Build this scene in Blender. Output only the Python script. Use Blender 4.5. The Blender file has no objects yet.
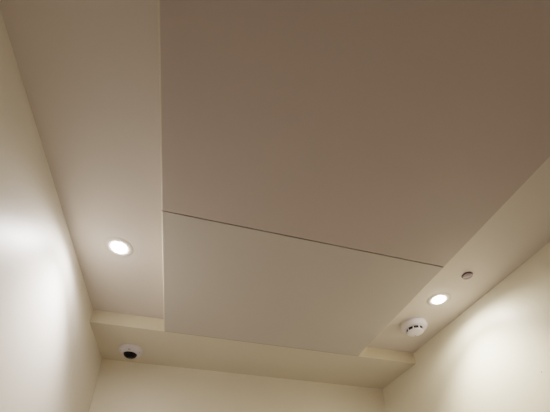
import bpy, bmesh, math
from mathutils import Matrix, Vector

C = bpy.context.scene.collection
PI = math.pi
# ------------------------------------------------------------------ room sizes (metres, floor at z = 0)
EYE = 1.40
XL, XR = -0.4994, 1.3050          # side walls
PL, PR = -0.1508, 0.9289          # edges of the dropped panels
YS, YE, YB = 0.8994, 1.6617, 2.0567   # panel joint, soffit front, back wall
YF = -1.6                         # wall behind the camera
ZS, ZC = EYE + 1.0, EYE + 1.0734  # underside of panels / of upper ceiling


# ------------------------------------------------------------------ materials
def mat(name, col, rough=0.5, spec=0.5, bump=0.0, bscale=60.0, vary=0.0, vscale=2.0, metal=0.0, coat=0.0):
    m = bpy.data.materials.new(name)
    m.use_nodes = True
    nt = m.node_tree
    b = nt.nodes['Principled BSDF']
    b.inputs['Base Color'].default_value = (*col, 1)
    b.inputs['Roughness'].default_value = rough
    b.inputs['Metallic'].default_value = metal
    b.inputs['Specular IOR Level'].default_value = spec
    b.inputs['Coat Weight'].default_value = coat
    tc = nt.nodes.new('ShaderNodeTexCoord')
    if vary:
        n = nt.nodes.new('ShaderNodeTexNoise')
        n.inputs['Scale'].default_value = vscale
        n.inputs['Detail'].default_value = 3
        nt.links.new(tc.outputs['Object'], n.inputs['Vector'])
        r = nt.nodes.new('ShaderNodeValToRGB')
        r.color_ramp.elements[0].position = 0.3
        r.color_ramp.elements[1].position = 0.7
        r.color_ramp.elements[0].color = (*[c * (1 - vary) for c in col], 1)
        r.color_ramp.elements[1].color = (*[min(1, c * (1 + vary)) for c in col], 1)
        nt.links.new(n.outputs['Fac'], r.inputs['Fac'])
        nt.links.new(r.outputs['Color'], b.inputs['Base Color'])
    if bump:
        n2 = nt.nodes.new('ShaderNodeTexNoise')
        n2.inputs['Scale'].default_value = bscale
        n2.inputs['Detail'].default_value = 4
        nt.links.new(tc.outputs['Object'], n2.inputs['Vector'])
        bp = nt.nodes.new('ShaderNodeBump')
        bp.inputs['Strength'].default_value = bump
        bp.inputs['Distance'].default_value = 0.002
        nt.links.new(n2.outputs['Fac'], bp.inputs['Height'])
        nt.links.new(bp.outputs['Normal'], b.inputs['Normal'])
    return m


def emit(name, col, strength):
    m = bpy.data.materials.new(name)
    m.use_nodes = True
    b = m.node_tree.nodes['Principled BSDF']
    b.inputs['Base Color'].default_value = (0.9, 0.9, 0.9, 1)
    b.inputs['Emission Color'].default_value = (*col, 1)
    b.inputs['Emission Strength'].default_value = strength
    return m


M_wall = mat('cream_wall_paint', (0.84, 0.79, 0.67), 0.42, 0.35, bump=0.06, bscale=90, vary=0.015, vscale=3)
M_wall_left = mat('pale_wall_paint', (0.83, 0.79, 0.72), 0.42, 0.35, bump=0.06, bscale=90, vary=0.015, vscale=3)
M_back = mat('cream_back_wall_paint', (0.92, 0.86, 0.74), 0.42, 0.35, bump=0.06, bscale=90, vary=0.015, vscale=3)
M_riser_lit = mat('cream_soffit_lit_face', (0.85, 0.78, 0.64), 0.5, 0.3, bump=0.06, bscale=90, vary=0.015, vscale=3)  # soffit paint lightened for the front face, lamp light put into the colour
M_edge = mat('cream_edge_strip', (0.76, 0.70, 0.61), 0.4, 0.5, bump=0.02)
M_ceil = mat('cream_ceiling_paint', (0.76, 0.71, 0.67), 0.6, 0.3, bump=0.06, bscale=90, vary=0.015, vscale=3)
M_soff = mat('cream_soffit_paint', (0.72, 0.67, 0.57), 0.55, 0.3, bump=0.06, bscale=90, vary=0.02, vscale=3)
M_panel = mat('grey_beige_panel_laminate', (0.615, 0.58, 0.545), 0.5, 0.35, bump=0.04, bscale=140, vary=0.015, vscale=2)
M_panel2 = mat('taupe_panel_laminate', (0.565, 0.502, 0.475), 0.5, 0.35, bump=0.04, bscale=140, vary=0.015, vscale=2)
M_floor = mat('beige_vinyl_floor', (0.38, 0.34, 0.32), 0.6, 0.3, bump=0.1, bscale=40, vary=0.06, vscale=5)
M_rear = mat('rear_wall_paint', (0.10, 0.08, 0.07), 0.6, 0.3, bump=0.05, bscale=90)
M_base = mat('skirting_paint', (0.55, 0.48, 0.38), 0.4, 0.4, bump=0.03)
M_white = mat('white_plastic', (0.74, 0.72, 0.78), 0.38, 0.5, bump=0.02, bscale=200)
M_white2 = mat('white_detector_plastic', (0.86, 0.85, 0.92), 0.35, 0.5, bump=0.02, bscale=200)
M_trim = mat('white_metal_trim', (0.78, 0.73, 0.68), 0.45, 0.5, bump=0.02, bscale=200)
M_dark = mat('black_vent_mesh', (0.012, 0.012, 0.012), 0.6, 0.3, bump=0.1, bscale=400)
M_glass = mat('smoked_black_dome', (0.004, 0.004, 0.005), 0.10, 0.25, coat=0.0, bump=0.0)
M_lens = mat('dark_lens_barrel', (0.05, 0.05, 0.055), 0.3, 0.5, metal=0.4)
M_mauve = mat('mauve_grey_plastic', (0.46, 0.385, 0.43), 0.4, 0.5, bump=0.02, bscale=200)
M_mauved = mat('dark_mauve_plastic', (0.20, 0.15, 0.175), 0.5, 0.4, bump=0.02, bscale=200)
M_led = emit('glowing_lamp_lens', (1.0, 0.97, 0.94), 28.0)


# ------------------------------------------------------------------ mesh helpers
def link(name, bm, m, parent=None, smooth=True, ang=35):
    me = bpy.data.meshes.new(name)
    bmesh.ops.recalc_face_normals(bm, faces=bm.faces)
    bm.to_mesh(me)
    bm.free()
    o = bpy.data.objects.new(name, me)
    C.objects.link(o)
    me.materials.append(m)
    if smooth:
        for p in me.polygons:
            p.use_smooth = True
        me.set_sharp_from_angle(angle=math.radians(ang))
    if parent:
        o.parent = parent
    return o


def box(bm, x0, x1, y0, y1, z0, z1):
    r = bmesh.ops.create_cube(bm, size=1.0)
    for v in r['verts']:
        v.co = Vector((x0 + (v.co.x + .5) * (x1 - x0), y0 + (v.co.y + .5) * (y1 - y0), z0 + (v.co.z + .5) * (z1 - z0)))
    return r['verts']


def lathe(bm, prof, n=64, off=(0, 0, 0), close=False):
    """prof: list of (radius, z) from outside/top to centre/bottom; radius 0 makes a pole."""
    rings = []
    for r, z in prof:
        if r < 1e-6:
            rings.append([bm.verts.new((off[0], off[1], off[2] + z))])
        else:
            rings.append([bm.verts.new((off[0] + r * math.cos(2 * PI * k / n), off[1] + r * math.sin(2 * PI * k / n), off[2] + z)) for k in range(n)])
    prs = list(zip(rings, rings[1:]))
    if close:
        prs.append((rings[-1], rings[0]))
    for a, b in prs:
        for k in range(n):
            k2 = (k + 1) % n
            if len(a) == 1 and len(b) == 1:
                continue
            if len(a) == 1:
                bm.faces.new((a[0], b[k2], b[k]))
            elif len(b) == 1:
                bm.faces.new((a[k], a[k2], b[0]))
            else:
                bm.faces.new((a[k], a[k2], b[k2], b[k]))


def arc_block(bm, r0, r1, z0, z1, a0, a1, n=8):
    """curved little block following a circle, for vents and ribs"""
    g = []
    for i in range(n + 1):
        a = a0 + (a1 - a0) * i / n
        c, s = math.cos(a), math.sin(a)
        g.append([bm.verts.new((r * c, r * s, z)) for r, z in ((r0, z0), (r1, z0), (r1, z1), (r0, z1))])
    for p, q in zip(g, g[1:]):
        for k in range(4):
            bm.faces.new((p[k], p[(k + 1) % 4], q[(k + 1) % 4], q[k]))
    bm.faces.new(g[0])
    bm.faces.new(list(reversed(g[-1])))


def struct(o):
    o['kind'] = 'structure'
    return o


def thing(name, label, cat, loc, rotz=0, group=None):
    o = bpy.data.objects.new(name, None)
    C.objects.link(o)
    o.location = loc
    o.rotation_euler = (0, 0, rotz)
    o['label'] = label
    o['category'] = cat
    if group:
        o['group'] = group
    return o


# ------------------------------------------------------------------ room shell
T = 0.12
for nm, b, m in (
        ('floor', (XL - T, XR + T, YF - T, YB + T, -T, 0), M_floor),
        ('wall_left', (XL - T, XL, YF - T, YB + T, 0, ZC + T), M_wall_left),
        ('wall_right', (XR, XR + T, YF - T, YB + T, 0, ZC + T), M_wall),
        ('wall_back', (XL, XR, YB, YB + T, 0, ZC + T), M_back),
        ('wall_front', (XL, XR, YF - T, YF, 0, ZC + T), M_rear)):
    bm = bmesh.new()
    box(bm, *b)
    struct(link(nm, bm, m, smooth=False))

# upper ceiling, with the lowered soffit across the back as its part
bm = bmesh.new()
box(bm, XL, XR, YF, YB, ZC, ZC + T)
ceiling = struct(link('ceiling', bm, M_ceil, smooth=False))
bm = bmesh.new()
vs = box(bm, XL, XR, YE, YB, ZS, ZC)
ed = [e for e in bm.edges if all(abs(v.co.y - YE) < 1e-6 and abs(v.co.z - ZS) < 1e-6 for v in e.verts)]
bmesh.ops.bevel(bm, geom=ed, offset=0.0008, segments=2, profile=0.5, affect='EDGES')
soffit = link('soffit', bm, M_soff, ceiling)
soffit.data.materials.append(M_riser_lit)
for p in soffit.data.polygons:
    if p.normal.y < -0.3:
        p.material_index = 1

bm = bmesh.new()
lathe(bm, [(0.0021, 0.0), (0.0018, 0.0007), (0, 0.0009)], 16)
chip = link('wall_mark', bm, M_mauved, bpy.data.objects['wall_right'])
chip.location = (XR, 0.9557, EYE + 0.6096)
chip.rotation_euler = (0, -PI / 2, 0)

for nm, b in (('baseboard_left', (XL, XL + .012, YF, YB, 0, .09)), ('baseboard_right', (XR - .012, XR, YF, YB, 0, .09)),
              ('baseboard_back', (XL + .012, XR - .012, YB - .012, YB, 0, .09))):
    bm = bmesh.new()
    box(bm, *b)
    struct(link(nm, bm, M_base, smooth=False))


# ------------------------------------------------------------------ dropped ceiling panels
def panel(name, label, y0, y1, m):
    W, V = 0.0052, 0.003                      # width of the pale strip along each long edge
    bm = bmesh.new()
    box(bm, PL + W, PR - V, y0, y1, ZS, ZC)
    short_e = [e for e in bm.edges if all(abs(v.co.z - ZS) < 1e-6 for v in e.verts) and abs(e.verts[0].co.y - e.verts[1].co.y) < 1e-6]
    bmesh.ops.bevel(bm, geom=short_e, offset=0.0006, segments=1, affect='EDGES')
    o = link(name, bm, m)
    for xa, xb in ((PL, PL + W), (PR - V, PR)):
        bm = bmesh.new()
        box(bm, xa, xb, y0, y1, ZS, ZC)
        xo = xa if xa == PL else xb
        le = [e for e in bm.edges if all(abs(v.co.z - ZS) < 1e-6 and abs(v.co.x - xo) < 1e-6 for v in e.verts)]
        bmesh.ops.bevel(bm, geom=le, offset=0.0045 if xa == PL else 0.002, segments=4, profile=0.5, affect='EDGES')
        link('edge_strip', bm, M_edge, o)['label'] = 'thin pale cream edge strip'
    o['label'] = label
    o['category'] = 'ceiling panel'
    o['group'] = 'dropped ceiling panels'
    return o


short_panel = panel('dropped_panel', 'short flat grey-beige ceiling panel between the thin joint and the back soffit', YS + 0.002, YE - 0.0025, M_panel)
panel('dropped_panel', 'long flat grey-beige ceiling panel filling the top of the view, nearer side of the joint', YF + 0.01, YS - 0.002, M_panel2)

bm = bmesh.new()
box(bm, PL + 0.004, PR - 0.004, YE - 0.0025, YE, ZS + 0.0004, ZS + 0.004)  # added dark strip, painted shade of the narrow gap before the soffit
link('joint_shade', bm, mat('brown_joint_shade', (0.22, 0.17, 0.12), 0.8, 0.2, vary=0.35, vscale=25), short_panel, smooth=False)['label'] = 'thin brown strip coloured as the shade in the soffit joint'

# ------------------------------------------------------------------ recessed downlights
def downlight(label, loc):
    t = thing('downlight', label, 'downlight', loc, 0, 'round recessed downlights')
    bm = bmesh.new()
    lathe(bm, [(0.0530, 0), (0.0530, -0.0004), (0.0515, -0.0012), (0.0440, -0.0024), (0.0370, -0.0030), (0.0330, -0.0022), (0.0310, -0.0010), (0.0310, 0)], 72)
    link('trim_ring', bm, M_trim, t)
    bm = bmesh.new()
    lathe(bm, [(0.0290, -0.0002), (0.0286, -0.0030), (0.0268, -0.0060), (0.0225, -0.0092), (0.0150, -0.0118), (0.0075, -0.0128), (0, -0.0130)], 64)
    link('lens', bm, M_led, t)
    for sx in (-1, 1):
        bm = bmesh.new()
        arc_block(bm, 0.0325, 0.0350, -0.0040, -0.0026, PI / 2 * sx - .09, PI / 2 * sx + .09, 4)
        link('retaining_clip', bm, M_trim, t)
    return t


DL = [(-0.3262, 1.1880, ZC), (1.1160, 1.1640, ZC)]
downlight('glowing round recessed downlight in the left ceiling trough, beside the left wall', DL[0])
downlight('glowing round recessed downlight beside the smoke detector in the right ceiling trough', DL[1])


def spot(loc, e, col, size, blend, r=0.02):
    l = bpy.data.lights.new('downlight_beam', 'SPOT')
    l.energy = e
    l.color = col
    l.spot_size = math.radians(size)
    l.spot_blend = blend
    l.shadow_soft_size = r
    o = bpy.data.objects.new('downlight_beam', l)
    C.objects.link(o)
    o.location = (loc[0], loc[1], loc[2] - 0.022)
    return o


WARM = (1.0, 0.91, 0.79)
CORE, SPILL = 34, 6.0
for p, col in zip(DL, ((1.0, 0.95, 0.95), WARM)):
    spot(p, CORE, col, 112, 1.0)
    spot(p, SPILL, col, 170, 0.5)


# ------------------------------------------------------------------ smoke detector
det = thing('smoke_detector', 'white round smoke detector with dark vent slots on the right ceiling trough', 'smoke detector', (1.1225, 1.3825, ZC), -0.38)
det.scale = (1.24, 1.24, 1.20)
bm = bmesh.new()
lathe(bm, [(0.0500, 0), (0.0510, -0.004), (0.0510, -0.010), (0, -0.010)], 72)
link('mounting_base', bm, M_white2, det)
bm = bmesh.new()
lathe(bm, [(0.0, -0.0102), (0.0515, -0.0102), (0.0530, -0.013), (0.0525, -0.018), (0.0490, -0.0235), (0.0430, -0.0275), (0.0380, -0.0285), (0, -0.0285)], 72)
link('housing', bm, M_white2, det)
bm = bmesh.new()
lathe(bm, [(0, -0.0284), (0.0330, -0.0284), (0.0330, -0.0420), (0, -0.0420)], 64)
link('sensing_chamber', bm, M_dark, det)
n = 9
for k in range(n):
    bm = bmesh.new()
    a = 2 * PI * k / n + 0.12
    arc_block(bm, 0.0320, 0.0352, -0.0420, -0.0284, a - .06, a + .06, 4)
    link('vent_rib', bm, M_white2, det)
bm = bmesh.new()
lathe(bm, [(0, -0.0405), (0.0335, -0.0405), (0.0343, -0.0420), (0.0325, -0.0440), (0.0280, -0.0460), (0.0170, -0.0482), (0, -0.0488)], 64)
link('cap', bm, M_white2, det)
bm = bmesh.new()
lathe(bm, [(0.0016, 0), (0.0016, -0.0015), (0.0009, -0.0022), (0, -0.0024)], 16, off=(0.004, 0.020, -0.0474))
link('indicator_light', bm, M_mauved, det)

# ------------------------------------------------------------------ small round ceiling disc (sprinkler cover)
spr = thing('sprinkler_cover', 'small round mauve-grey sprinkler cover on the right ceiling trough, nearest the camera', 'sprinkler cover', (1.1275, 0.9835, ZC), 0)
spr.scale = (1.18, 1.18, 1.0)
bm = bmesh.new()
lathe(bm, [(0.0195, 0), (0.0195, -0.0015), (0.0180, -0.0025), (0.0155, -0.0025), (0.0155, -0.0060), (0, -0.0060)], 48)
link('collar', bm, M_mauved, spr)
bm = bmesh.new()
lathe(bm, [(0, -0.0055), (0.0165, -0.0055), (0.0172, -0.0068), (0.0168, -0.0085), (0.0150, -0.0095), (0.0128, -0.0095), (0.0118, -0.0078), (0.0, -0.0078)], 48)
link('cover_plate', bm, M_mauve, spr)
bm = bmesh.new()
lathe(bm, [(0.0085, -0.0076), (0.0080, -0.0096), (0.0040, -0.0104), (0, -0.0105)], 32)
link('centre_button', bm, M_mauve, spr)

# ------------------------------------------------------------------ dome security camera
cam_t = thing('dome_camera', 'white dome security camera with black lens window under the back soffit', 'security camera', (-0.3270, 1.9000, ZS), 0)
cam_t.scale = (1.05, 1.05, 1.0)
bm = bmesh.new()
lathe(bm, [(0.0600, 0), (0.0608, -0.003), (0.0600, -0.008), (0.0570, -0.016), (0.0510, -0.024), (0.0440, -0.0295), (0.0370, -0.0320), (0.0345, -0.0315), (0.0340, -0.0280), (0, -0.0280)], 80)
link('housing', bm, M_white, cam_t)
bm = bmesh.new()
lathe(bm, [(0.0335, -0.0285)] + [(0.0330 * math.cos(a), -0.0300 - 0.0230 * math.sin(a)) for a in [i * PI / 2 / 12 for i in range(12)]] + [(0, -0.0530)], 64)
link('dome_window', bm, M_glass, cam_t)
lens = bmesh.new()
lathe(lens, [(0.0105, -0.030), (0.0105, -0.0505), (0.0085, -0.0525), (0.0055, -0.0535), (0, -0.0538)], 32)
link('lens', lens, M_lens, cam_t)
for a in (math.radians(-28), math.radians(208)):
    bm = bmesh.new()
    lathe(bm, [(0.0024, 0), (0.0024, -0.0020), (0.0012, -0.0026), (0, -0.0026)], 20, off=(0.0515 * math.cos(a), 0.0515 * math.sin(a), -0.0228))
    link('screw', bm, M_mauved, cam_t)
bm = bmesh.new()
box(bm, -0.0075, 0.0045, -0.0500, -0.0475, -0.0275, -0.0245)
link('badge', bm, M_mauved, cam_t)

# ------------------------------------------------------------------ camera
cd = bpy.data.cameras.new('camera')
cam = bpy.data.objects.new('camera', cd)
C.objects.link(cam)
cam.location = (0, 0, EYE)
cam.rotation_euler = (2.0535, 0.0041, -0.256)
cd.sensor_fit = 'HORIZONTAL'
cd.sensor_width = 36
cd.lens = 364.2561 * 36 / 550
cd.shift_x = -(275.97 - 275) / 550
cd.shift_y = (361.86 - 206) / 550
cd.clip_start = 0.02
bpy.context.scene.camera = cam

# ------------------------------------------------------------------ world and colour
w = bpy.data.worlds.new('world')
w.use_nodes = True
w.node_tree.nodes['Background'].inputs[0].default_value = (0.9, 0.8, 0.65, 1)
w.node_tree.nodes['Background'].inputs[1].default_value = 0.05
bpy.context.scene.world = w
s = bpy.context.scene
s.view_settings.view_transform = 'Filmic'
s.view_settings.look = 'Medium High Contrast'
s.view_settings.exposure = 0.22
s.cycles.max_bounces = 12
s.cycles.diffuse_bounces = 10
s.cycles.sample_clamp_indirect = 4
